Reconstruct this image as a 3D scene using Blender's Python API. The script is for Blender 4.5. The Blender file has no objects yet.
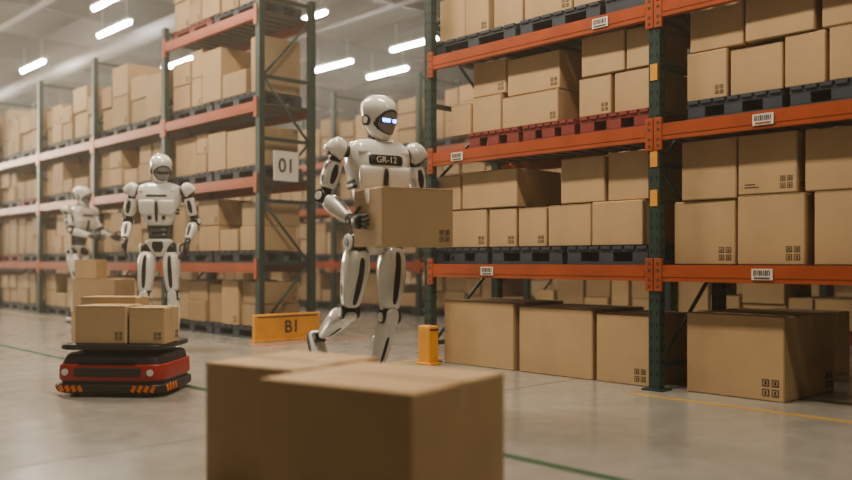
import bpy, bmesh, math, random
from mathutils import Vector, Matrix, Euler
random.seed(7)
S, C = 0.6883, 0.7254          # heading of the rack rows relative to the view
TH0 = math.atan2(C, S)
H = 0.8
def cw(xc, z):                 # metres right / metres ahead of the tripod -> floor coordinates
    return (xc*S - z*C, xc*C + z*S)
def sx(px, y):                 # surveyed bearing -> x position on a shelf front at depth y
    t = (px-426)/860.0
    return y/(C*t+S)*(S*t-C)

# ---------------------------------------------------------------- materials
def mat(name, col, rough=0.5, metal=0.0, var=0.0, scale=6.0, bump=0.0, emit=None, es=0.0, island=0.0, coat=0.0, bscale=None):
    m = bpy.data.materials.new(name); m.use_nodes = True
    nt = m.node_tree; b = nt.nodes["Principled BSDF"]
    b.inputs["Roughness"].default_value = rough
    b.inputs["Metallic"].default_value = metal
    b.inputs["Coat Weight"].default_value = coat
    c = (*col, 1)
    b.inputs["Base Color"].default_value = c
    if emit:
        b.inputs["Emission Color"].default_value = (*emit, 1)
        b.inputs["Emission Strength"].default_value = es
    tc = nt.nodes.new("ShaderNodeTexCoord")
    if var > 0 or island > 0:
        n = nt.nodes.new("ShaderNodeTexNoise"); n.inputs["Scale"].default_value = scale
        n.inputs["Detail"].default_value = 6
        nt.links.new(tc.outputs["Object"], n.inputs["Vector"])
        mr = nt.nodes.new("ShaderNodeMapRange")
        mr.inputs["From Min"].default_value = 0.3; mr.inputs["From Max"].default_value = 0.7
        mr.inputs["To Min"].default_value = 1-var; mr.inputs["To Max"].default_value = 1+var
        nt.links.new(n.outputs["Fac"], mr.inputs["Value"])
        last = mr.outputs["Result"]
        if island > 0:
            g = nt.nodes.new("ShaderNodeNewGeometry")
            m2 = nt.nodes.new("ShaderNodeMapRange")
            m2.inputs["To Min"].default_value = 1-island; m2.inputs["To Max"].default_value = 1+island
            nt.links.new(g.outputs["Random Per Island"], m2.inputs["Value"])
            mu = nt.nodes.new("ShaderNodeMath"); mu.operation = 'MULTIPLY'
            nt.links.new(last, mu.inputs[0]); nt.links.new(m2.outputs["Result"], mu.inputs[1])
            last = mu.outputs[0]
        vm = nt.nodes.new("ShaderNodeVectorMath"); vm.operation = 'SCALE'
        vm.inputs[0].default_value = col
        nt.links.new(last, vm.inputs["Scale"])
        nt.links.new(vm.outputs[0], b.inputs["Base Color"])
    if bump > 0:
        n2 = nt.nodes.new("ShaderNodeTexNoise"); n2.inputs["Scale"].default_value = bscale or scale*6
        nt.links.new(tc.outputs["Object"], n2.inputs["Vector"])
        bp = nt.nodes.new("ShaderNodeBump"); bp.inputs["Strength"].default_value = bump
        bp.inputs["Distance"].default_value = 0.01
        nt.links.new(n2.outputs["Fac"], bp.inputs["Height"])
        nt.links.new(bp.outputs["Normal"], b.inputs["Normal"])
    return m

CARD = mat("cardboard", (0.44,0.31,0.18), 0.72, var=0.07, scale=4, bump=0.08, island=0.17)
TAPE = mat("packing_tape", (0.50,0.37,0.22), 0.3)
INK = mat("print_ink", (0.05,0.035,0.025), 0.7)
SEAM = mat("flap_seam", (0.14,0.08,0.04), 0.9)
LABEL = mat("paper_label", (0.75,0.73,0.68), 0.6)
GREEN = mat("rack_green_paint", (0.022,0.055,0.050), 0.42, var=0.15, scale=8)
ORANGE = mat("rack_orange_paint", (0.40,0.090,0.035), 0.38, var=0.14, scale=5)
DECK = mat("galvanised_deck", (0.13,0.12,0.105), 0.5, 0.6)
HOLE = mat("slot_dark", (0.01,0.012,0.012), 0.8)
YEL = mat("guard_yellow", (0.78,0.36,0.06), 0.5, var=0.12)
PBLUE = mat("pallet_blue", (0.045,0.062,0.085), 0.6, var=0.15, bump=0.1)
PRED = mat("pallet_red", (0.24,0.04,0.035), 0.6, var=0.15, bump=0.1)
WHITE = mat("robot_shell", (0.76,0.75,0.71), 0.16, var=0.05, scale=9, coat=1.0)
DARK = mat("robot_joint", (0.022,0.022,0.024), 0.34, 0.3)
GREY = mat("robot_frame", (0.14,0.14,0.14), 0.35, 0.7)
VISOR = mat("visor_glass", (0.22,0.22,0.225), 0.12, coat=1.0)
BLUE = mat("eye_light", (0.05,0.1,0.9), 0.4, emit=(0.08,0.18,1.0), es=12)
RUB = mat("rubber_hand", (0.018,0.018,0.018), 0.5)
RED = mat("cart_red", (0.38,0.03,0.022), 0.4, var=0.1)
CART = mat("cart_body", (0.030,0.028,0.027), 0.45)
HAZ = mat("hazard_orange", (0.80,0.20,0.03), 0.5)
TUBE = mat("led_tube", (1,1,1), 0.5, emit=(1.0,0.95,0.88), es=130)
FIX = mat("fixture_metal", (0.5,0.5,0.48), 0.5)
STEEL = mat("ceiling_steel", (0.085,0.082,0.078), 0.6, var=0.08)
PIPE = mat("pipe_paint", (0.26,0.25,0.24), 0.5)

# ---------------------------------------------------------------- mesh builder
class M:
    def __init__(s):
        s.bm = bmesh.new(); s.mats = []
    def mi(s, m):
        if m not in s.mats: s.mats.append(m)
        return s.mats.index(m)
    def box(s, c, size, m, rot=None, bevel=0.0, seg=1):
        x,y,z = size[0]/2,size[1]/2,size[2]/2
        R = rot if rot is not None else Matrix.Identity(3)
        c = Vector(c)
        vs = [s.bm.verts.new(c + R @ Vector((a*x,b*y,d*z))) for a in(-1,1) for b in(-1,1) for d in(-1,1)]
        fs = []
        for q in ((0,1,3,2),(4,6,7,5),(0,4,5,1),(2,3,7,6),(0,2,6,4),(1,5,7,3)):
            f = s.bm.faces.new([vs[i] for i in q]); f.material_index = s.mi(m); fs.append(f)
        if bevel > 0:
            es = {e for f in fs for e in f.edges}
            r = bmesh.ops.bevel(s.bm, geom=list(es), offset=bevel, segments=seg, profile=0.5, affect='EDGES')
            for f in r['faces']: f.material_index = s.mi(m)
    def loft(s, p0, p1, prof, m, front=(0,-1,0), n=2.4, seg=20, sub=4, rfn=None):
        p0 = Vector(p0); p1 = Vector(p1); ax = p1-p0; L = ax.length; ax.normalize()
        f = Vector(front); f = (f - ax*f.dot(ax)).normalized(); sd = ax.cross(f)
        pr = [tuple(p)+(0,)*(5-len(p)) for p in prof]
        pts = []
        for i in range(len(pr)-1):
            a = pr[max(i-1,0)]; b = pr[i]; c = pr[i+1]; d = pr[min(i+2,len(pr)-1)]
            for k in range(sub):
                u = k/sub
                pts.append([0.5*((2*b[j])+(-a[j]+c[j])*u+(2*a[j]-5*b[j]+4*c[j]-d[j])*u*u+(-a[j]+3*b[j]-3*c[j]+d[j])*u**3) for j in range(5)])
        pts.append(list(pr[-1]))
        rings = []
        for t,w,d,o,ox in pts:
            w = max(w,0.0008); d = max(d,0.0008)
            ring = []
            for k in range(seg):
                a = 2*math.pi*k/seg
                cx, sy = math.cos(a), math.sin(a)
                x = math.copysign(abs(cx)**(2/n), cx)*w + ox
                y = math.copysign(abs(sy)**(2/n), sy)*d + o
                ring.append(s.bm.verts.new(p0+ax*(t*L)+sd*x+f*y))
            rings.append(ring)
        mi = s.mi(m)
        for i in range(len(rings)-1):
            for k in range(seg):
                fc = s.bm.faces.new((rings[i][k], rings[i][(k+1)%seg], rings[i+1][(k+1)%seg], rings[i+1][k]))
                fc.material_index = mi; fc.smooth = True
                if rfn:
                    mm = rfn(fc.calc_center_median())
                    if mm: fc.material_index = s.mi(mm)
        for r in (rings[0][::-1], rings[-1]):
            fc = s.bm.faces.new(r); fc.material_index = mi
    def cyl(s, p0, p1, r, m, r2=None, seg=14):
        r2 = r if r2 is None else r2
        p0 = Vector(p0); p1 = Vector(p1); ax = (p1-p0).normalized()
        f = ax.orthogonal().normalized(); sd = ax.cross(f)
        A = [s.bm.verts.new(p0+(f*math.cos(2*math.pi*k/seg)+sd*math.sin(2*math.pi*k/seg))*r) for k in range(seg)]
        B = [s.bm.verts.new(p1+(f*math.cos(2*math.pi*k/seg)+sd*math.sin(2*math.pi*k/seg))*r2) for k in range(seg)]
        mi = s.mi(m)
        for k in range(seg):
            fc = s.bm.faces.new((A[k],A[(k+1)%seg],B[(k+1)%seg],B[k])); fc.smooth = True; fc.material_index = mi
        for r_ in (A[::-1], B):
            fc = s.bm.faces.new(r_); fc.material_index = mi
    def sph(s, c, r, m, seg=18, rings=12):
        if not hasattr(r,'__len__'): r = (r,r,r)
        Mx = Matrix.Translation(c) @ Matrix.Diagonal((r[0],r[1],r[2],1))
        res = bmesh.ops.create_uvsphere(s.bm, u_segments=seg, v_segments=rings, radius=1, matrix=Mx)
        mi = s.mi(m)
        for fc in {f for v in res['verts'] for f in v.link_faces}:
            fc.smooth = True; fc.material_index = mi
    def done(s, name, parent=None, loc=(0,0,0), rot=(0,0,0)):
        bmesh.ops.recalc_face_normals(s.bm, faces=s.bm.faces)
        me = bpy.data.meshes.new(name); s.bm.to_mesh(me); s.bm.free()
        for m in s.mats: me.materials.append(m)
        o = bpy.data.objects.new(name, me); bpy.context.scene.collection.objects.link(o)
        o.location = loc; o.rotation_euler = rot
        if parent: o.parent = parent
        return o
def empty(name, loc, yaw=0):
    e = bpy.data.objects.new(name, None); e.empty_display_size = 0.1
    bpy.context.scene.collection.objects.link(e); e.location = loc; e.rotation_euler = (0,0,yaw); return e
def text(body, size, m, parent, loc, rot, name, ext=0.001, bold=0.0):
    cu = bpy.data.curves.new(name,'FONT'); cu.body = body; cu.size = size; cu.extrude = ext; cu.offset = bold
    cu.align_x = 'CENTER'; cu.align_y = 'CENTER'; cu.materials.append(m)
    o = bpy.data.objects.new(name, cu); bpy.context.scene.collection.objects.link(o)
    o.parent = parent; o.location = loc; o.rotation_euler = rot; return o

# ---------------------------------------------------------------- cardboard boxes
def add_box(b, x, y, z, w, d, h, lab=1, tape=True):
    """box with centre x,y and base z"""
    t0 = set(b.bm.verts)
    b.box((0,0,h/2), (w,d,h), CARD, bevel=min(0.006,h*0.03))
    if tape:
        b.box((0,0,h+0.0006), (w-0.01,0.052,0.0014), TAPE)
        for sg in (-1,1):
            b.box((sg*(w/2+0.0006),0,h-0.04), (0.0014,0.052,0.076), TAPE)
        b.box((0,-d/2,h-0.0035),(w*0.985,0.0022,0.0018),SEAM)
    else:
        b.box((0,0,h+0.0003), (w*0.98,0.004,0.0008), SEAM)
    if lab:
        k = min(w,d,h)*0.068
        for face,L in ((0,w),(1,d)):
            def put(u,zz,su,sz,m=INK,o=0.0006):
                if face==0: b.box((u,-d/2-o,zz),(su,0.0012,sz),m)
                else: b.box((w/2+o,u,zz),(0.0012,su,sz),m)
            u0 = L/2 - k*4.4 - 0.015
            for i in range(2):
                for j in range(2):
                    uu = u0+i*k*1.7+k*1.6; zz = 0.025+k*0.7+j*k*1.7
                    put(uu,zz,k*1.25,k*1.25); put(uu,zz,k*0.9,k*0.9,CARD,0.0014); put(uu,zz,k*0.35,k*0.6,INK,0.0022)
            if lab==2:
                put(-L/2+k*2.6+0.02, 0.03+k*0.4, k*3.6, k*0.22)
                put(-L/2+k*2.2+0.02, 0.03+k*1.1, k*2.8, k*0.22)
    new = [v for v in b.bm.verts if v not in t0]
    bmesh.ops.translate(b.bm, vec=(x,y,z), verts=new)
def cbox(x, y, z, w, d, h, yaw=0, lab=1, tape=True, name="cardboard_box"):
    b = M(); add_box(b,0,0,0,w,d,h,lab,tape)
    return b.done(name, None, (x,y,z), (0,0,yaw))

def add_pallet(b, x, y, z, w, d, m, h=0.12):
    n = 7
    for i in range(n):
        b.box((x-w/2+w*(i+0.5)/n, y, z+h-0.011),(w/n*0.78,d,0.02),m)
    for yy in (-1,0,1):
        b.box((x,y+yy*(d/2-0.05),z+h-0.031),(w,0.08,0.02),m)
        b.box((x,y+yy*(d/2-0.05),z+0.009),(w,0.08,0.018),m)
        for xx in (-1,0,1):
            b.box((x+xx*(w/2-0.06),y+yy*(d/2-0.05),z+h/2-0.005),(0.11,0.078,h-0.05),m)
def pallet(x,y,z,w,d,m,name):
    b = M(); add_pallet(b,0,0,0,w,d,m); return b.done(name,None,(x,y,z))

# ---------------------------------------------------------------- pallet racks
def rack(x0, nb, yf, depth, levels, top_lv, name="pallet_rack", bay=2.0, hp=3.48, fine=False):
    b = M()
    for i in range(nb+1):
        x = x0 - i*bay
        for yy in (yf, yf+depth):
            b.box((x,yy,hp/2),(0.075,0.06,hp),GREEN)
            b.box((x,yy,0.006),(0.14,0.12,0.012),GREEN)
            if fine:
                for k in range(int(hp/0.075)):
                    for q in (-1,1):
                        b.box((x+q*0.02,yy-0.0305,0.1+k*0.075),(0.010,0.002,0.028),HOLE)
                        b.box((x+0.038,yy+q*0.014,0.1+k*0.075),(0.002,0.008,0.024),HOLE)
        z = 0.15; k = 0
        while z < hp-0.5:
            b.box((x,yf+depth/2,z),(0.03,depth-0.05,0.035),GREEN)
            p0 = (x,yf+0.03,z) if k%2==0 else (x,yf+depth-0.03,z)
            p1 = (x,yf+depth-0.03,z+0.62) if k%2==0 else (x,yf+0.03,z+0.62)
            b.cyl(p0,p1,0.014,GREEN,seg=6)
            z += 0.62; k += 1
        b.box((x,yf+depth/2,hp-0.06),(0.03,depth-0.05,0.035),GREEN)
    for i in range(nb):
        xc = x0-(i+0.5)*bay
        lv = levels + ([top_lv] if (top_lv and i==0) else [])
        for z in lv:
            for yy,sg in ((yf-0.012,-1),(yf+depth+0.012,1)):
                b.box((xc,yy,z-0.05),(bay-0.07,0.045,0.10),ORANGE)
                b.box((xc,yy+sg*0.0235,z-0.05),(bay-0.12,0.004,0.045),ORANGE)
                for q in (-1,1):
                    b.box((xc+q*(bay/2-0.03),yy+sg*0.018,z-0.06),(0.055,0.022,0.20),ORANGE,bevel=0.003 if fine else 0)
                    if fine and sg<0:
                        for kk in (-0.07,-0.03,0.03,0.07):
                            b.cyl((xc+q*(bay/2-0.03),yy-0.028,z-0.06+kk),(xc+q*(bay/2-0.03),yy-0.034,z-0.06+kk),0.008,DECK,seg=8)
            nbar = 14
            for k in range(nbar):
                b.box((xc-bay/2+0.08+(bay-0.16)*k/(nbar-1),yf+depth/2,z-0.013),(0.085,depth-0.03,0.022),DECK)
    return b.done(name)

LV = [0.77,1.63,2.38]
YF = 4.67
r1 = rack(-0.85, 2, YF, 0.78, LV, 3.3, bay=2.01, fine=True)
r2 = rack(-7.31, 7, YF, 0.62, LV, 3.3)
r3 = rack(3.0, 13, 8.4, 0.8, LV, 3.3)
r4 = rack(-1.0, 12, 12.6, 0.8, LV, None)

# beam labels and upright tags
b = M()
for px,zz in ((487,0.72),(762,0.72),(763,1.58),(457,1.58),(600,2.33)):
    x = sx(px,YF-0.04)
    b.box((x,YF-0.041,zz),(0.12,0.003,0.062),LABEL)
    for k in range(9):
        b.box((x-0.045+k*0.011,YF-0.0435,zz+0.008),(0.004+0.003*(k%3==0),0.002,0.03),INK)
    b.box((x,YF-0.0435,zz-0.02),(0.09,0.002,0.008),INK if px!=763 else RED)
for z in (1.95,1.42,1.18,2.62):
    b.box((-2.86,YF-0.033,z),(0.05,0.004,0.10),YEL)
b.done("shelf_label_set")

def guard(x,y,w,d,h,txt=None):
    e = empty("column_guard",(x,y,0))
    g = M(); g.box((0,0,h/2),(w,d,h),YEL,bevel=0.012,seg=2)
    g.box((0,0,0.01),(w+0.04,d+0.02,0.02),YEL,bevel=0.004)
    g.box((w/2+0.002,0,h*0.9),(0.003,d*0.9,0.012),INK)
    g.done("guard_body",e)
    if txt: text(txt,0.17,INK,e,(w/2+0.003,0.04,h*0.50),(math.pi/2,0,math.pi/2),"guard_text",bold=0.003)
guard(-4.76,YF-0.13,0.13,0.10,0.30)
guard(-7.165,YF+0.22,0.05,0.78,0.27,"B1")
def sign(x,y,z,s):
    e = empty("aisle_sign",(x,y,z))
    g = M(); g.box((0,0,0),(0.012,s,s),LABEL,bevel=0.004)
    g.box((-0.02,0,s/2-0.03),(0.03,0.03,0.03),DECK); g.box((-0.02,0,-s/2+0.03),(0.03,0.03,0.03),DECK)
    g.done("sign_plate",e)
    text("01",s*0.66,GREY,e,(0.008,0,0),(math.pi/2,0,math.pi/2),"sign_text",bold=0.002)
sign(-7.24,4.93,1.74,0.30)
sign(-5.2,8.15,1.5,0.26)

# ---------------------------------------------------------------- boxes on the main rack
YB = 4.72
def row(edges, z, hts, d=0.55, y=YB, labs=None):
    for i in range(len(edges)):
        a,bb = edges[i]
        xa,xb = sx(a,y),sx(bb,y)
        dd = d*random.uniform(0.90,1.08)
        off = random.uniform(0,0.045)
        lb = labs[i] if labs else random.choice([0,0,1])
        cbox((xa+xb)/2, y+off+dd/2, z[i] if hasattr(z,'__len__') else z, abs(xb-xa)-0.010, dd, hts[i]-0.002,
             random.uniform(-0.012,0.012), lb, tape=random.random()<0.6)
row([(443,513),(517,592),(594,649)],0.0,[0.49,0.47,0.45],d=0.62,labs=[0,0,1])
row([(683,783)],0.0,[0.485],d=0.70,labs=[1])
row([(693,745)],0.0,[0.42],d=0.5,y=5.9)
row([(745,822)],0.0,[0.44],d=0.5,y=5.9)
for a,c in ((430,487),(489,562),(564,648)):
    xa,xb = sx(a,YF+0.02),sx(c,YF+0.02)
    pallet((xa+xb)/2,YF+0.36,0.772,abs(xb-xa)-0.02,0.66,PBLUE,"shipping_pallet")
z1=0.894
row([(449,486),(487,515),(516,545),(546,590),(591,643)],z1,[0.29,0.285,0.28,0.285,0.29],d=0.58)
row([(428,460),(461,517)],z1+0.292,[0.27,0.28],d=0.5)
row([(558,603),(604,646)],z1+0.292,[0.31,0.32],d=0.5)
row([(429,448)],z1,[0.29],d=0.58)
row([(671,734),(735,804)],0.772,[0.385,0.40],d=0.66,labs=[1,1])
row([(812,900)],0.772,[0.40],d=0.66,labs=[1])
row([(679,735),(736,797)],[1.160,1.175],[0.36,0.345],d=0.62,labs=[0,2])
row([(802,915)],1.175,[0.34],d=0.6,labs=[0])
for a,c in ((466,518),(520,574),(577,649)):
    xa,xb = sx(a,YF+0.02),sx(c,YF+0.02)
    pallet((xa+xb)/2,YF+0.36,1.632,abs(xb-xa)-0.015,0.66,PRED,"shipping_pallet")
z2=1.754
row([(449,470),(471,500),(501,558)],z2,[0.24,0.27,0.23],d=0.55)
row([(470,503)],z2+0.272,[0.26],d=0.5)
row([(505,558)],z2+0.232,[0.27],d=0.5)
row([(578,611),(612,649)],z2,[0.26,0.265],d=0.55)
row([(580,624),(625,650)],z2+0.268,[0.27,0.26],d=0.5)
for a,c in ((684,783),(786,900)):
    xa,xb = sx(a,YF+0.02),sx(c,YF+0.02)
    pallet((xa+xb)/2,YF+0.36,1.632,abs(xb-xa)-0.02,0.66,PBLUE,"shipping_pallet")
row([(685,727),(728,782),(783,826),(828,930)],z2,[0.29,0.27,0.29,0.29],d=0.6,labs=[1,0,0,1])
row([(687,742),(744,815),(820,900)],z2+0.294,[0.27,0.28,0.27],d=0.55)
for a,c in ((432,515),(517,600),(602,650),(672,760),(765,880)):
    xa,xb = sx(a,YF+0.02),sx(c,YF+0.02)
    pallet((xa+xb)/2,YF+0.36,2.382,abs(xb-xa)-0.02,0.66,PBLUE,"shipping_pallet")
z3=2.504
row([(436,462),(464,488),(490,520),(522,570),(572,605),(607,648)],z3,[0.34,0.36,0.27,0.30,0.33,0.3],d=0.55)
row([(675,735),(737,800)],z3,[0.34,0.36],d=0.6)

# ---------------------------------------------------------------- stock on the far racks
def stock(xs, nb, yf, depth, levels, name, bay=2.0, maxlast=0.75, seed=1, lab=True, fill=0.93, full=False):
    rnd = random.Random(seed)
    b = M(); pb = M()
    for i in range(nb):
        x1 = xs-i*bay-0.07; x0 = xs-(i+1)*bay+0.07
        lv = [0.0]+levels
        for li,z in enumerate(lv):
            nxt = lv[li+1]-0.12 if li+1 < len(lv) else z+maxlast+0.15
            zz = z+0.002
            for q in range(2):
                xc = x0+(x1-x0)*(0.25+0.5*q)
                add_pallet(pb,xc,yf+depth/2,zz,(x1-x0)/2-0.05,depth-0.08,PRED if rnd.random()<0.08 else PBLUE)
            zz += 0.124
            room = nxt-zz-0.04
            x = x0+0.02
            while x < x1-0.22:
                w = min(rnd.uniform(0.24,0.5), x1-x)
                if x1-x-w < 0.22: w = x1-x-0.01
                if full: tgt = room*rnd.uniform(0.85,0.99)
                else: tgt = room*rnd.choice([0.98,0.96,0.62,0.9]) if li<len(levels) else room*rnd.uniform(0.6,1)
                if rnd.random() > fill: tgt = room*0.4
                nst = rnd.choice([1,2,2]) if tgt>0.42 else 1
                if tgt>0.62: nst = rnd.choice([2,3])
                z0 = zz
                for k in range(nst):
                    h = tgt/nst
                    dd = (depth-0.12)*rnd.uniform(0.82,1)
                    add_box(b, x+w/2, yf+0.03+dd/2+rnd.uniform(0,0.05), z0, w-0.012-rnd.random()*0.03, dd, h-0.003, 1 if (lab and rnd.random()<0.3) else 0, tape=rnd.random()<0.5)
                    z0 += h
                x += w+0.008
    b.done(name); pb.done("pallet_stack")
stock(-7.31,1,YF,0.62,LV+[3.3],"stacked_cardboard_boxes",seed=3,full=True)
stock(-9.31,6,YF,0.62,LV,"stacked_cardboard_boxes",seed=5,maxlast=0.8)
stock(3.0,13,8.4,0.8,LV,"stacked_cardboard_boxes",seed=8,lab=False)
stock(-1.0,12,12.6,0.8,LV,"stacked_cardboard_boxes",seed=9,lab=False)

# ---------------------------------------------------------------- robots
def hand(b, wr, fd, pn, td, curl, thumb=0.35):
    wr=Vector(wr); fd=Vector(fd).normalized(); pn=Vector(pn); pn=(pn-fd*pn.dot(fd)).normalized()
    td=Vector(td); td=(td-fd*td.dot(fd)-pn*td.dot(pn)).normalized()
    b.loft(wr-fd*0.01, wr+fd*0.095, [(0,0.024,0.016),(0.25,0.034,0.018),(0.7,0.041,0.017),(1,0.038,0.013)], RUB, front=pn, n=3, seg=14, sub=2)
    b.loft(wr+fd*0.015-pn*0.012, wr+fd*0.08-pn*0.012, [(0,0.02,0.009),(0.5,0.032,0.012),(1,0.026,0.008)], GREY, front=pn, n=3, seg=12, sub=2)
    for off,L,r in ((0.030,0.074,0.0088),(0.010,0.084,0.009),(-0.010,0.078,0.0088),(-0.029,0.062,0.008)):
        p = wr+fd*0.088+td*off; d=fd.copy()+td*off*2.0; d.normalize(); a=0
        for sgm,fr in enumerate((0.45,0.32,0.25)):
            a += curl*(0.7 if sgm==0 else 1.0)
            dd = (d*math.cos(a)+pn*math.sin(a)).normalized()
            q = p+dd*L*fr
            b.sph(p,r*1.08,GREY if sgm else RUB,seg=8,rings=6); b.cyl(p,q,r,RUB,r*0.9,seg=8); p=q; r*=0.93
        b.sph(p,r,RUB,seg=8,rings=6)
    p = wr+fd*0.028+td*0.034; d=(td*0.75+fd*0.62+pn*thumb).normalized(); r=0.0105
    for L in (0.036,0.030):
        q=p+d*L; b.sph(p,r*1.08,GREY,seg=8,rings=6); b.cyl(p,q,r,RUB,r*0.88,seg=8); p=q; r*=0.9
        d=(d+fd*0.5+pn*thumb*0.5).normalized()
    b.sph(p,r,RUB,seg=8,rings=6)

def limb_arm(e, side, sh, el, wr, hd, nm):
    sh=Vector(sh); el=Vector(el); wr=Vector(wr)
    b=M()
    b.sph(sh,(0.048,0.050,0.050),DARK)
    b.cyl(sh-Vector((side*0.05,0,0)),sh+Vector((side*0.045,0,0)),0.038,GREY,seg=20)
    b.loft(sh+Vector((side*-0.028,0,0.062)), sh+Vector((side*0.040,0,-0.030)), [(0,0.008,0.012),(0.12,0.034,0.040),(0.45,0.055,0.056),(0.85,0.058,0.052),(1,0.050,0.044)], WHITE, n=3.0, seg=26)
    b.cyl(sh+Vector((side*0.050,0,-0.004)),sh+Vector((side*0.066,0,-0.010)),0.026,DARK,seg=20)
    b.cyl(sh+Vector((side*0.060,0,-0.008)),sh+Vector((side*0.071,0,-0.011)),0.015,WHITE,seg=18)
    b.loft(sh,el,[(0,0.034,0.034),(1,0.030,0.032)],DARK,seg=14,sub=1)
    b.loft(sh,el,[(0.24,0.032,0.034),(0.28,0.043,0.048),(0.5,0.048,0.055),(0.74,0.042,0.048),(0.80,0.032,0.038)],WHITE,n=3.0,seg=24)
    b.loft(sh,el,[(0.30,0.012,0.012,0.046),(0.5,0.020,0.013,0.049),(0.7,0.012,0.010,0.042)],DARK,n=3,seg=12)
    for t in (0.28,0.52):
        b.loft(sh.lerp(el,t)+Vector((side*0.046,0,0)),sh.lerp(el,t+0.16)+Vector((side*0.044,0,0)),[(0,0.003,0.016),(0.5,0.006,0.020),(1,0.003,0.016)],GREY,n=4,seg=12)
    d1=(el-sh).normalized(); d2=(wr-el).normalized()
    axv=d1.cross(d2)
    axv=axv.normalized() if axv.length>0.1 else Vector((1,0,0))
    b.cyl(el-axv*0.043,el+axv*0.043,0.037,DARK,seg=20)
    b.cyl(el-axv*0.049,el+axv*0.049,0.024,WHITE,seg=20)
    b.done("upper_arm_"+nm,e)
    b=M()
    fr=(0,0,1) if abs(d2.y)>0.6 else (0,-1,0)
    b.loft(el,wr,[(0,0.028,0.028),(0.8,0.023,0.023),(1,0.021,0.019)],DARK,front=fr,seg=14,sub=1)
    b.loft(el,wr,[(0.16,0.030,0.032),(0.2,0.040,0.044),(0.42,0.043,0.047),(0.72,0.034,0.036),(0.84,0.029,0.030),(0.86,0.025,0.025)],WHITE,front=fr,n=3.0,seg=24)
    b.loft(el,wr,[(0.28,0.006,0.006,0.040),(0.4,0.014,0.012,0.042),(0.7,0.010,0.010,0.032),(0.78,0.004,0.004,0.028)],DARK,front=fr,n=3,seg=12)
    b.cyl(el+d2*0.05+axv*0.03,wr-d2*0.01+axv*0.018,0.007,GREY,seg=8)
    b.cyl(wr-d2*0.025,wr+d2*0.01,0.026,GREY,seg=16)
    b.done("forearm_"+nm,e)
    b=M(); b.sph(wr,0.023,DARK); hand(b,wr,*hd); b.done("hand_"+nm,e)

def limb_leg(e, side, hp, kn, an, toe, nm):
    hp=Vector(hp); kn=Vector(kn); an=Vector(an); toe=Vector(toe).normalized()
    b=M()
    b.sph(hp,0.060,DARK); b.cyl(hp-Vector((0.065,0,0)),hp+Vector((0.065,0,0)),0.043,GREY,seg=22)
    b.cyl(hp+Vector((side*0.055,0,0)),hp+Vector((side*0.073,0,0)),0.046,WHITE,seg=24)
    b.cyl(hp+Vector((side*0.072,0,0)),hp+Vector((side*0.077,0,0)),0.024,DARK,seg=24)
    b.loft(hp,kn,[(0,0.05,0.05),(1,0.036,0.038)],DARK,seg=16,sub=1)
    b.loft(hp,kn,[(0.08,0.044,0.050),(0.13,0.062,0.074),(0.32,0.073,0.087,0.006),(0.6,0.066,0.075,0.006),(0.86,0.051,0.057),(0.91,0.036,0.040)],WHITE,n=3.0,seg=28)
    b.loft(hp,kn,[(0.16,0.006,0.008,0.075),(0.24,0.016,0.020,0.079),(0.5,0.020,0.02,0.075),(0.78,0.015,0.016,0.058),(0.86,0.006,0.008,0.048)],DARK,n=3.0,seg=16)
    sdv=Vector((side,0,0))
    b.loft(hp+sdv*0.065,kn+sdv*0.050,[(0.26,0.006,0.010),(0.36,0.010,0.024),(0.62,0.010,0.022),(0.76,0.005,0.008)],DARK,n=3,seg=12)
    b.cyl(kn-Vector((0.054,0,0)),kn+Vector((0.054,0,0)),0.042,DARK,seg=22)
    b.cyl(kn-Vector((0.061,0,0)),kn+Vector((0.061,0,0)),0.027,WHITE,seg=20)
    b.done("thigh_"+nm,e)
    b=M()
    b.loft(kn,an,[(0,0.033,0.034),(1,0.026,0.028)],DARK,seg=14,sub=1)
    b.loft(kn,an,[(0.06,0.030,0.030,0.020),(0.11,0.045,0.050,0.004),(0.30,0.056,0.066,-0.010),(0.55,0.049,0.056,-0.006),(0.82,0.034,0.038),(0.88,0.027,0.030)],WHITE,n=2.8,seg=26)
    b.loft(kn,an,[(0.24,0.004,0.006,0.046),(0.32,0.010,0.012,0.048),(0.55,0.009,0.011,0.046),(0.75,0.004,0.006,0.034)],DARK,n=2.8,seg=12)
    d2=(an-kn).normalized(); f2=(Vector((0,-1,0))-d2*Vector((0,-1,0)).dot(d2)).normalized()
    b.loft(kn+f2*0.03-d2*0.055,kn+f2*0.034+d2*0.06,[(0,0.012,0.008),(0.2,0.036,0.018),(0.6,0.042,0.022),(1,0.03,0.014)],WHITE,front=tuple(f2),n=2.8)
    b.cyl(kn-f2*0.052+d2*0.1,an-f2*0.028-d2*0.02,0.009,GREY,seg=8)
    b.done("shin_"+nm,e)
    b=M()
    b.cyl(an-Vector((0.036,0,0)),an+Vector((0.036,0,0)),0.030,DARK,seg=18)
    up=toe.cross(Vector((1,0,0))).normalized()
    if up.z<0: up=-up
    base=an-up*0.055
    b.loft(base-toe*0.075,base+toe*0.175,[(0,0.024,0.020,0.0),(0.08,0.038,0.030,0.006),(0.35,0.044,0.036,0.012),(0.7,0.050,0.024,0.0),(0.93,0.044,0.016,-0.006),(1,0.030,0.010,-0.008)],WHITE,front=tuple(up),n=2.8)
    b.loft(base-toe*0.082-up*0.024,base+toe*0.182-up*0.024,[(0,0.028,0.011),(0.1,0.044,0.011),(0.7,0.056,0.011),(0.95,0.048,0.011),(1,0.034,0.010)],DARK,front=tuple(up),n=3.4)
    b.done("foot_"+nm,e)

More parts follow.
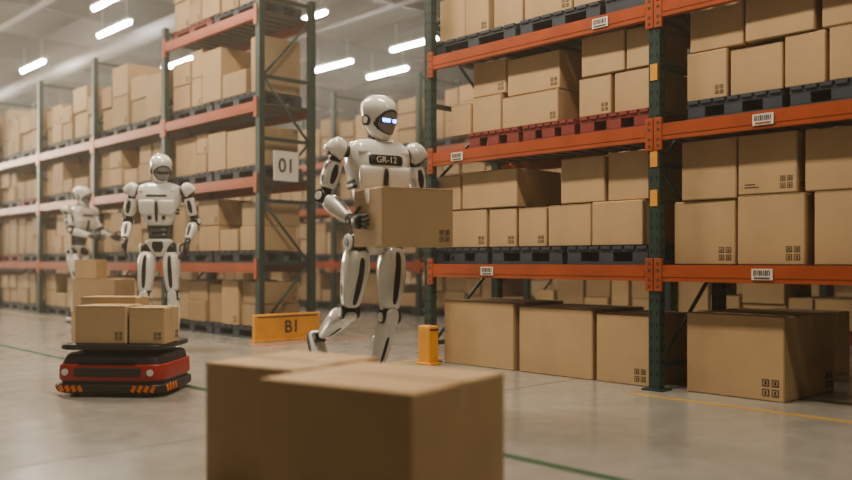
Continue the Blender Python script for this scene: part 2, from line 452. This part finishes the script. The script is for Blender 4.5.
def robot(loc, yaw, J, head=(0,0), lean=0.0, eye=True, label=True):
    e=empty("humanoid_robot",(loc[0],loc[1],0),yaw)
    b=M()
    b.loft((0,0,0.83),(0,0,0.985),[(0,0.030,0.035),(0.12,0.055,0.06),(0.5,0.10,0.078),(0.85,0.118,0.086),(1,0.095,0.07)],WHITE,n=2.8,seg=26)
    b.loft((0,0,0.87),(0,0,0.96),[(0,0.03,0.01,0.072),(0.5,0.05,0.016,0.076),(1,0.045,0.01,0.080)],DARK,seg=14)
    b.cyl((0,0,0.96),(0,-lean*0.3,1.06),0.062,DARK,seg=22)
    b.done("pelvis",e)
    b=M()
    ly=-lean
    b.loft((0,-lean*0.2,0.98),(0,ly*0.8,1.22),[(0,0.082,0.066),(0.4,0.078,0.062),(1,0.11,0.078)],DARK,n=2.6,seg=24)
    for k in range(3):
        b.loft((0,-lean*0.3,1.0+k*0.045),(0,-lean*0.35,1.03+k*0.045),[(0,0.088,0.070),(0.5,0.094,0.074),(1,0.088,0.070)],GREY,n=2.6,seg=24,sub=2)
    for q in (-1,1):
        b.cyl((q*0.085,0.02,0.97),(q*0.11,0.02+ly*0.6,1.2),0.011,GREY,seg=10)
        b.cyl((q*0.075,-0.04,0.97),(q*0.10,-0.05+ly*0.6,1.18),0.009,GREY,seg=10)
    b.loft((0,ly*0.7,1.10),(0,ly,1.478),[(0,0.085,0.07),(0.05,0.115,0.088),(0.3,0.152,0.108,0.004),(0.62,0.180,0.118,0.006),(0.86,0.180,0.106),(0.96,0.145,0.078),(1,0.09,0.05)],WHITE,n=3.6,seg=40)
    for q in (-1,1):
        b.loft((q*0.082,ly*0.8,1.19),(q*0.084,ly,1.325),[(0,0.03,0.012,0.098),(0.12,0.064,0.022,0.100),(0.6,0.072,0.024,0.106),(0.9,0.070,0.022,0.106),(1,0.060,0.010,0.102)],WHITE,n=4.5,seg=24)
        b.loft((q*0.088,ly,1.385),(q*0.084,ly,1.455),[(0,0.060,0.010,0.090),(0.15,0.070,0.018,0.092),(0.7,0.060,0.018,0.078),(1,0.045,0.008,0.064)],WHITE,n=4,seg=24)
        b.cyl((q*0.06,-0.100+ly,1.165),(q*0.06,-0.116+ly,1.165),0.017,DARK,seg=16)
        for k in range(3):
            b.loft((q*0.148,ly*0.8,1.20+k*0.032),(q*0.154,ly*0.8,1.218+k*0.032),[(0,0.012,0.055),(1,0.012,0.055)],DARK,n=4,seg=14,sub=1)
    if label:
        b.loft((0,ly,1.325),(0,ly,1.385),[(0,0.09,0.016,0.104),(0.15,0.105,0.022,0.104),(0.85,0.105,0.022,0.100),(1,0.09,0.016,0.096)],DARK,n=6,seg=28,sub=2)
    else:
        b.loft((0,ly,1.34),(0,ly,1.375),[(0,0.08,0.014,0.104),(0.2,0.095,0.020,0.104),(0.8,0.095,0.020,0.100),(1,0.08,0.014,0.096)],GREY,n=6,seg=28,sub=2)
    b.loft((0,ly*0.8,1.13),(0,ly,1.31),[(0,0.005,0.008,0.106),(0.3,0.011,0.014,0.112),(0.8,0.012,0.014,0.122),(1,0.006,0.006,0.122)],DARK,n=3,seg=12)
    b.loft((0,ly*0.8,1.14),(0,ly,1.43),[(0,0.05,0.02,-0.09),(0.1,0.09,0.045,-0.10),(0.6,0.11,0.055,-0.11),(0.95,0.08,0.04,-0.09),(1,0.05,0.02,-0.08)],GREY,n=3.4,seg=20)
    b.cyl((-0.20,ly,1.405),(0.20,ly,1.405),0.036,DARK,seg=18)
    b.loft((0,ly,1.455),(0,ly*1.15,1.492),[(0,0.085,0.06),(0.6,0.066,0.055),(1,0.05,0.048)],DARK,seg=22)
    b.cyl((0,ly,1.45),(0,ly*1.3,1.56),0.034,DARK,seg=20)
    for q in (-1,1): b.cyl((q*0.050,0.012+ly,1.465),(q*0.028,0.008+ly*1.3,1.55),0.008,GREY,seg=8)
    b.done("torso",e)
    if label:
        text("GR-12",0.048,LABEL,e,(0,-0.1255+ly,1.355),(math.pi/2,0,0),"chest_text",0.0016)
    b=M()
    def region(c):
        x,y,z=c
        if y<-0.03 and abs(x)<0.058 and 0.096<z<0.124: return BLUE if eye and 0.004<abs(x)<0.050 and 0.102<z<0.118 else DARK
        if y<-0.02 and (x/0.064)**2+((z-0.100)/0.060)**2<1: return VISOR
        if y<-0.0 and (x/0.075)**2+((z-0.103)/0.070)**2<1: return DARK
        return None
    b.loft((0,0,0),(0,0,0.255),[(0,0.026,0.032,0.028),(0.04,0.042,0.050,0.028),(0.14,0.058,0.076,0.022),(0.30,0.074,0.096,0.010),(0.5,0.087,0.110,0.000),(0.7,0.091,0.118,-0.008),(0.84,0.080,0.104,-0.010),(0.94,0.055,0.074,-0.010),(0.985,0.028,0.038,-0.010),(1,0.004,0.006,-0.010)],WHITE,n=2.15,seg=80,sub=8,rfn=region)
    for q in (-1,1):
        b.cyl((q*0.072,0.008,0.105),(q*0.093,0.008,0.105),0.030,DARK,seg=24)
        b.cyl((q*0.092,0.008,0.105),(q*0.097,0.008,0.105),0.019,WHITE,seg=24)
    b.cyl((0,0.01,-0.03),(0,0.005,0.03),0.034,DARK,seg=18)
    b.done("head",e,(0,ly*1.35,1.478),(head[1],0,head[0]))
    for side,nm in ((-1,"right"),(1,"left")):
        s0=J['sh'+nm[0]]
        limb_arm(e,side,(s0[0],s0[1]+ly,s0[2]),J['el'+nm[0]],J['wr'+nm[0]],J['hd'+nm[0]],nm)
        limb_leg(e,side,J['hp'+nm[0]],J['kn'+nm[0]],J['an'+nm[0]],J['toe'+nm[0]],nm)
    return e

px,Z=375,4.9
loc=cw((px-426)/860*Z,Z); yaw=TH0+math.radians(30)
J=dict(shr=(-0.240,0,1.41),shl=(0.240,0,1.41),elr=(-0.300,0.03,1.15),ell=(0.300,0.02,1.14),
  wrr=(-0.236,-0.205,1.005),wrl=(0.236,-0.205,1.005),
  hdr=((0.02,-1,-0.04),(1,0,0),(0,0,1),0.04,0.05),hdl=((-0.02,-1,-0.04),(-1,0,0),(0,0,1),0.04,0.05),
  hpr=(-0.1,0.01,0.90),hpl=(0.1,-0.01,0.90),knr=(-0.10,0.14,0.50),knl=(0.050,-0.08,0.48),
  anr=(-0.115,0.54,0.325),anl=(-0.035,-0.02,0.09),toer=(0.0,-0.62,-0.78),toel=(0,-1,0))
rb=robot(loc,yaw,J,head=(math.radians(15),math.radians(7)),lean=0.02)
cb=M(); add_box(cb,0,0,0,0.424,0.34,0.305,1); cb.done("carried_carton",rb,(0,-0.335,0.870),(0,0,0))

px,Z=160,7.55
loc=cw((px-426)/860*Z,Z); yaw=TH0+math.radians(2)
J=dict(shr=(-0.236,0,1.41),shl=(0.236,0,1.41),elr=(-0.295,0.06,1.14),ell=(0.29,0.05,1.14),
  wrr=(-0.265,-0.13,0.96),wrl=(0.262,-0.11,0.95),
  hdr=((0.1,-0.5,-0.9),(1,0,0),(0,-1,0.3),0.30,0.3),hdl=((-0.1,-0.5,-0.9),(-1,0,0),(0,-1,0.3),0.30,0.3),
  hpr=(-0.1,0,0.90),hpl=(0.1,0,0.90),knr=(-0.12,-0.05,0.49),knl=(0.12,-0.03,0.49),
  anr=(-0.125,0.02,0.09),anl=(0.125,0.04,0.09),toer=(-0.1,-1,0),toel=(0.1,-1,0))
robot(loc,yaw,J,head=(math.radians(28),math.radians(16)),eye=False,label=False)

px,Z=78,10.8
loc=cw((px-426)/860*Z,Z); yaw=TH0+math.radians(72)
J=dict(shr=(-0.236,0,1.41),shl=(0.236,0,1.41),elr=(-0.27,-0.12,1.16),ell=(0.27,-0.13,1.16),
  wrr=(-0.19,-0.37,1.09),wrl=(0.19,-0.38,1.09),
  hdr=((0.1,-1,-0.15),(1,0,0),(0,0,1),0.25,0.2),hdl=((-0.1,-1,-0.15),(-1,0,0),(0,0,1),0.25,0.2),
  hpr=(-0.1,0,0.90),hpl=(0.1,0,0.90),knr=(-0.11,-0.12,0.49),knl=(0.11,0.04,0.49),
  anr=(-0.11,-0.08,0.09),anl=(0.11,0.18,0.09),toer=(0,-1,0),toel=(0,-1,0))
robot(loc,yaw,J,head=(0,math.radians(10)),eye=False,label=False,lean=0.04)

# ---------------------------------------------------------------- transport cart
px,Z=127,5.28
loc=cw((px-426)/860*Z,Z)
cart=empty("mobile_robot_cart",(loc[0],loc[1],0),TH0-math.radians(4))
b=M()
W_,D_=0.315,0.265
b.loft((0,0,0.05),(0,0,0.245),[(0,W_-.01,D_-.01),(0.1,W_,D_),(0.5,W_,D_),(0.9,W_-.012,D_-.012),(1,W_-.03,D_-.03)],CART,n=7,seg=48)
b.loft((0,0,0.095),(0,0,0.19),[(0,W_+.004,D_+.004),(0.1,W_+.012,D_+.012),(0.9,W_+.010,D_+.010),(1,W_,D_)],RED,n=7,seg=48)
b.loft((0,0,0.024),(0,0,0.075),[(0,W_+.012,D_+.012),(0.2,W_+.02,D_+.02),(0.8,W_+.02,D_+.02),(1,W_+.012,D_+.012)],CART,n=7,seg=48)
b.box((0,-D_-0.012,0.145),(0.40,0.008,0.050),CART,bevel=0.003)
b.box((0,-D_+0.01,0.215),(0.34,0.05,0.02),HOLE,bevel=0.003)
for q in (-1,1):
    for k in range(4):
        b.box((q*(0.160+k*0.038),-D_-0.0205,0.050),(0.022,0.006,0.038),HAZ,rot=Matrix.Rotation(0.5*q,3,'Y'))
        b.box((q*(W_+0.0205),-0.21+k*0.045,0.050),(0.006,0.024,0.038),HAZ,rot=Matrix.Rotation(0.5,3,'X'))
    b.cyl((q*0.255,-D_-0.010,0.145),(q*0.255,-D_-0.016,0.145),0.020,LABEL,seg=18)
    for w in (-0.17,0.17):
        b.cyl((q*0.24-0.02,w,0.045),(q*0.24+0.02,w,0.045),0.045,RUB,seg=20)
b.done("chassis",cart)
b=M()
b.loft((0,0,0.245),(0,0,0.275),[(0,0.22,0.2),(1,0.22,0.2)],HOLE,n=5,seg=32,sub=1)
b.loft((0,0,0.272),(0,0,0.305),[(0,0.305,0.252),(0.2,0.315,0.26),(0.8,0.315,0.26),(1,0.305,0.252)],CART,n=8,seg=40)
b.done("lift_plate",cart)
def load(x,y,w,d,h,r=0,lab=1):
    q=M(); add_box(q,0,0,0,w,d,h,lab); q.done("loaded_carton",cart,(x,y,0.306),(0,0,r))
load(-0.06,-0.11,0.31,0.25,0.225); load(0.212,-0.10,0.215,0.25,0.215,0.02); load(-0.13,0.135,0.36,0.21,0.265,-0.02,0)

def camyaw(a): return TH0+math.radians(a)
x,y=cw((104-426)/860*8.6,8.6)
cbox(x,y,0,0.50,0.36,0.28,camyaw(-14)); cbox(x,y,0.282,0.48,0.34,0.33,camyaw(-15),0)
x2,y2=cw((91-426)/860*8.6,8.6); cbox(x2,y2,0.614,0.23,0.22,0.19,camyaw(-8),0)

# ---------------------------------------------------------------- foreground boxes
A33=math.radians(33); fx=(math.cos(A33),-math.sin(A33)); fy=(math.sin(A33),math.cos(A33)); yawf=TH0-A33
def fbox(nx,nz,w,d,h):  # placed by its near right-hand corner
    xc=nx-fx[0]*w/2+fy[0]*d/2; zc=nz-fx[1]*w/2+fy[1]*d/2
    x,y=cw(xc,zc); cbox(x,y,0,w,d,h,yawf,0)
fbox(-0.0345,2.28,0.56,0.52,0.445)
ax=-0.758+fx[0]*0.40; az=2.95+fx[1]*0.40
fbox(ax,az,0.40,0.46,0.45)

# ---------------------------------------------------------------- building
X0,X1,Y0,Y1,ZC=-38,9,-7,22,6.4
def slab(name,c,size,m):
    b=M(); b.box((0,0,0),size,m); return b.done(name,None,c)
fm=bpy.data.materials.new("polished_concrete"); fm.use_nodes=True
nt=fm.node_tree; bs=nt.nodes["Principled BSDF"]; tc=nt.nodes.new("ShaderNodeTexCoord")
n1=nt.nodes.new("ShaderNodeTexNoise"); n1.inputs["Scale"].default_value=0.7; n1.inputs["Detail"].default_value=8; n1.inputs["Roughness"].default_value=0.6
n2=nt.nodes.new("ShaderNodeTexNoise"); n2.inputs["Scale"].default_value=9; n2.inputs["Detail"].default_value=8
cr=nt.nodes.new("ShaderNodeValToRGB"); cr.color_ramp.elements[0].position=0.3; cr.color_ramp.elements[0].color=(0.29,0.28,0.255,1)
cr.color_ramp.elements[1].position=0.7; cr.color_ramp.elements[1].color=(0.42,0.41,0.375,1)
mx=nt.nodes.new("ShaderNodeMath"); mx.operation='MULTIPLY_ADD'; mx.inputs[1].default_value=0.35
mm=nt.nodes.new("ShaderNodeMath"); mm.operation='MULTIPLY'; mm.inputs[1].default_value=0.65
for n in (n1,n2): nt.links.new(tc.outputs["Object"],n.inputs["Vector"])
nt.links.new(n1.outputs["Fac"],mm.inputs[0]); nt.links.new(n2.outputs["Fac"],mx.inputs[0]); nt.links.new(mm.outputs[0],mx.inputs[2])
nt.links.new(mx.outputs[0],cr.inputs["Fac"]); nt.links.new(cr.outputs["Color"],bs.inputs["Base Color"])
rr=nt.nodes.new("ShaderNodeMapRange"); rr.inputs["To Min"].default_value=0.10; rr.inputs["To Max"].default_value=0.30
nt.links.new(n2.outputs["Fac"],rr.inputs["Value"]); nt.links.new(rr.outputs["Result"],bs.inputs["Roughness"])
bs.inputs["Specular IOR Level"].default_value=0.8
WALL=mat("wall_panel",(0.26,0.24,0.21),0.8,var=0.05,scale=0.8)
CEIL=mat("ceiling_panel",(0.17,0.162,0.148),0.8,var=0.05,scale=0.6)
cx,cy=(X0+X1)/2,(Y0+Y1)/2
slab("floor",(cx,cy,-0.05),(X1-X0,Y1-Y0,0.1),fm)
slab("ceiling",(cx,cy,ZC+0.05),(X1-X0,Y1-Y0,0.1),CEIL)
slab("wall_back",(cx,Y1+0.05,ZC/2),(X1-X0,0.1,ZC),WALL)
slab("wall_front",(cx,Y0-0.05,ZC/2),(X1-X0,0.1,ZC),WALL)
slab("wall_left",(X0-0.05,cy,ZC/2),(0.1,Y1-Y0,ZC),WALL)
slab("wall_right",(X1+0.05,cy,ZC/2),(0.1,Y1-Y0,ZC),WALL)
GL=mat("floor_line_green",(0.045,0.13,0.075),0.4,var=0.15); YL=mat("floor_line_yellow",(0.62,0.38,0.07),0.4,var=0.15); RL=mat("floor_line_red",(0.5,0.08,0.05),0.45)
b=M(); b.box((cx,2.66,0.001),(X1-X0-1,0.055,0.002),GL); b.done("floor_line_green")
b=M(); b.box((1.2,4.44,0.001),(8.2,0.04,0.002),YL); b.box((-5.03,5.0,0.001),(0.05,1.2,0.002),YL); b.box((-6.9,5.0,0.001),(0.05,1.4,0.002),RL)
b.box((-24,4.44,0.001),(26,0.04,0.002),YL); b.done("floor_line_yellow")
JT=mat("floor_joint",(0.2,0.185,0.165),0.6)
b=M()
for k in range(-5,2): b.box((k*6-3.5,cy,0.0006),(0.008,Y1-Y0-0.5,0.0012),JT)
for k in range(0,3): b.box((cx,k*6+0.6,0.0006),(X1-X0-0.5,0.008,0.0012),JT)
b.done("floor_joint_set")

b=M()
for k in range(10):
    x=X0+2+k*4.8
    b.box((x,cy,5.55),(0.16,Y1-Y0-0.1,0.03),STEEL); b.box((x,cy,5.85),(0.03,Y1-Y0-0.1,0.6),STEEL); b.box((x,cy,6.15),(0.16,Y1-Y0-0.1,0.03),STEEL)
for k in range(15):
    y=Y0+1+k*1.95
    b.box((cx,y,6.27),(X1-X0-0.1,0.09,0.22),STEEL)
b.done("roof_beam_set")
b=M()
for y,z,r in ((3.9,5.3,0.04),(5.6,5.38,0.06),(10.2,5.35,0.04)):
    b.cyl((X0+0.2,y,z),(X1-0.2,y,z),r,PIPE,seg=12)
b.done("sprinkler_pipe")
b=M(); b.loft((X0+1,7.6,5.2),(-8,7.6,5.2),[(0,0.16,0.16),(1,0.16,0.16)],PIPE,n=2,seg=24,sub=1); b.done("ventilation_duct")

def lamp(x,y,z=5.0,L=1.3):
    e=empty("strip_light",(x,y,z))
    g=M(); g.box((0,0,0.05),(L+0.06,0.10,0.05),FIX,bevel=0.005)
    for q in (-1,1): g.cyl((q*L*0.4,0,0.07),(q*L*0.4,0,0.5),0.006,FIX,seg=6)
    g.done("housing",e)
    g=M(); g.cyl((-L/2,0,0.0),(L/2,0,0.0),0.035,TUBE,seg=12); g.done("tube",e)
for x,y in ((-15.25,6.65),(-19.4,6.65),(-23.8,6.65),(-12.4,8.8),(-17,8.8),(-21.8,8.8),(-24.9,9.1),(-28,9.1),(-12.3,11.35),(-14.9,11.35),(-18.5,11.9),(-14.6,12.65),(-11.2,15),(-7,15),(-13.6,5.87),(-22,14),(-27,13),(-9,18)):
    lamp(x,y)
def area(x,y,z,sxx,syy,pw,col=(1,0.86,0.67),rot=(0,0,0),name="ceiling_lamp"):
    l=bpy.data.lights.new(name,'AREA'); l.shape='RECTANGLE'; l.size=sxx; l.size_y=syy; l.energy=pw; l.color=col
    o=bpy.data.objects.new(name,l); bpy.context.scene.collection.objects.link(o); o.location=(x,y,z); o.rotation_euler=rot
for x,p in ((-19,180),(-12.5,210),(-7.5,220),(-3.2,190),(2.5,100)):
    area(x,2.6,5.2,1.8,0.3,p)
for x in (-18,-8.5): area(x,6.9,5.2,4.0,0.5,110)
for x in (-17,-6): area(x,10.9,5.2,4.0,0.5,130)
area(-27,0.5,4.6,5,3,1500,col=(1,0.86,0.66),rot=(0,math.radians(-68),0),name="added_left_flood")  # added flood for light from the far left

w=bpy.data.worlds.new("World"); bpy.context.scene.world=w; w.use_nodes=True
w.node_tree.nodes["Background"].inputs["Color"].default_value=(0.9,0.8,0.65,1); w.node_tree.nodes["Background"].inputs["Strength"].default_value=0.05
vs=w.node_tree.nodes.new("ShaderNodeVolumeScatter"); vs.inputs["Density"].default_value=0.012; vs.inputs["Color"].default_value=(1,0.93,0.81,1); vs.inputs["Anisotropy"].default_value=0.35
w.node_tree.links.new(vs.outputs[0],w.node_tree.nodes["World Output"].inputs["Volume"])
try:
    bpy.context.scene.view_settings.look='AgX - Medium High Contrast'
except Exception: pass

cd=bpy.data.cameras.new("Camera"); cam=bpy.data.objects.new("Camera",cd); bpy.context.scene.collection.objects.link(cam)
cam.location=(0,0,H); cam.rotation_euler=(math.pi/2,0,TH0)
cd.sensor_width=36; cd.lens=36*860/852; cd.shift_y=20/852; cd.clip_end=200
cd.dof.use_dof=True; cd.dof.focus_distance=5.7; cd.dof.aperture_fstop=0.95
bpy.context.scene.camera=cam
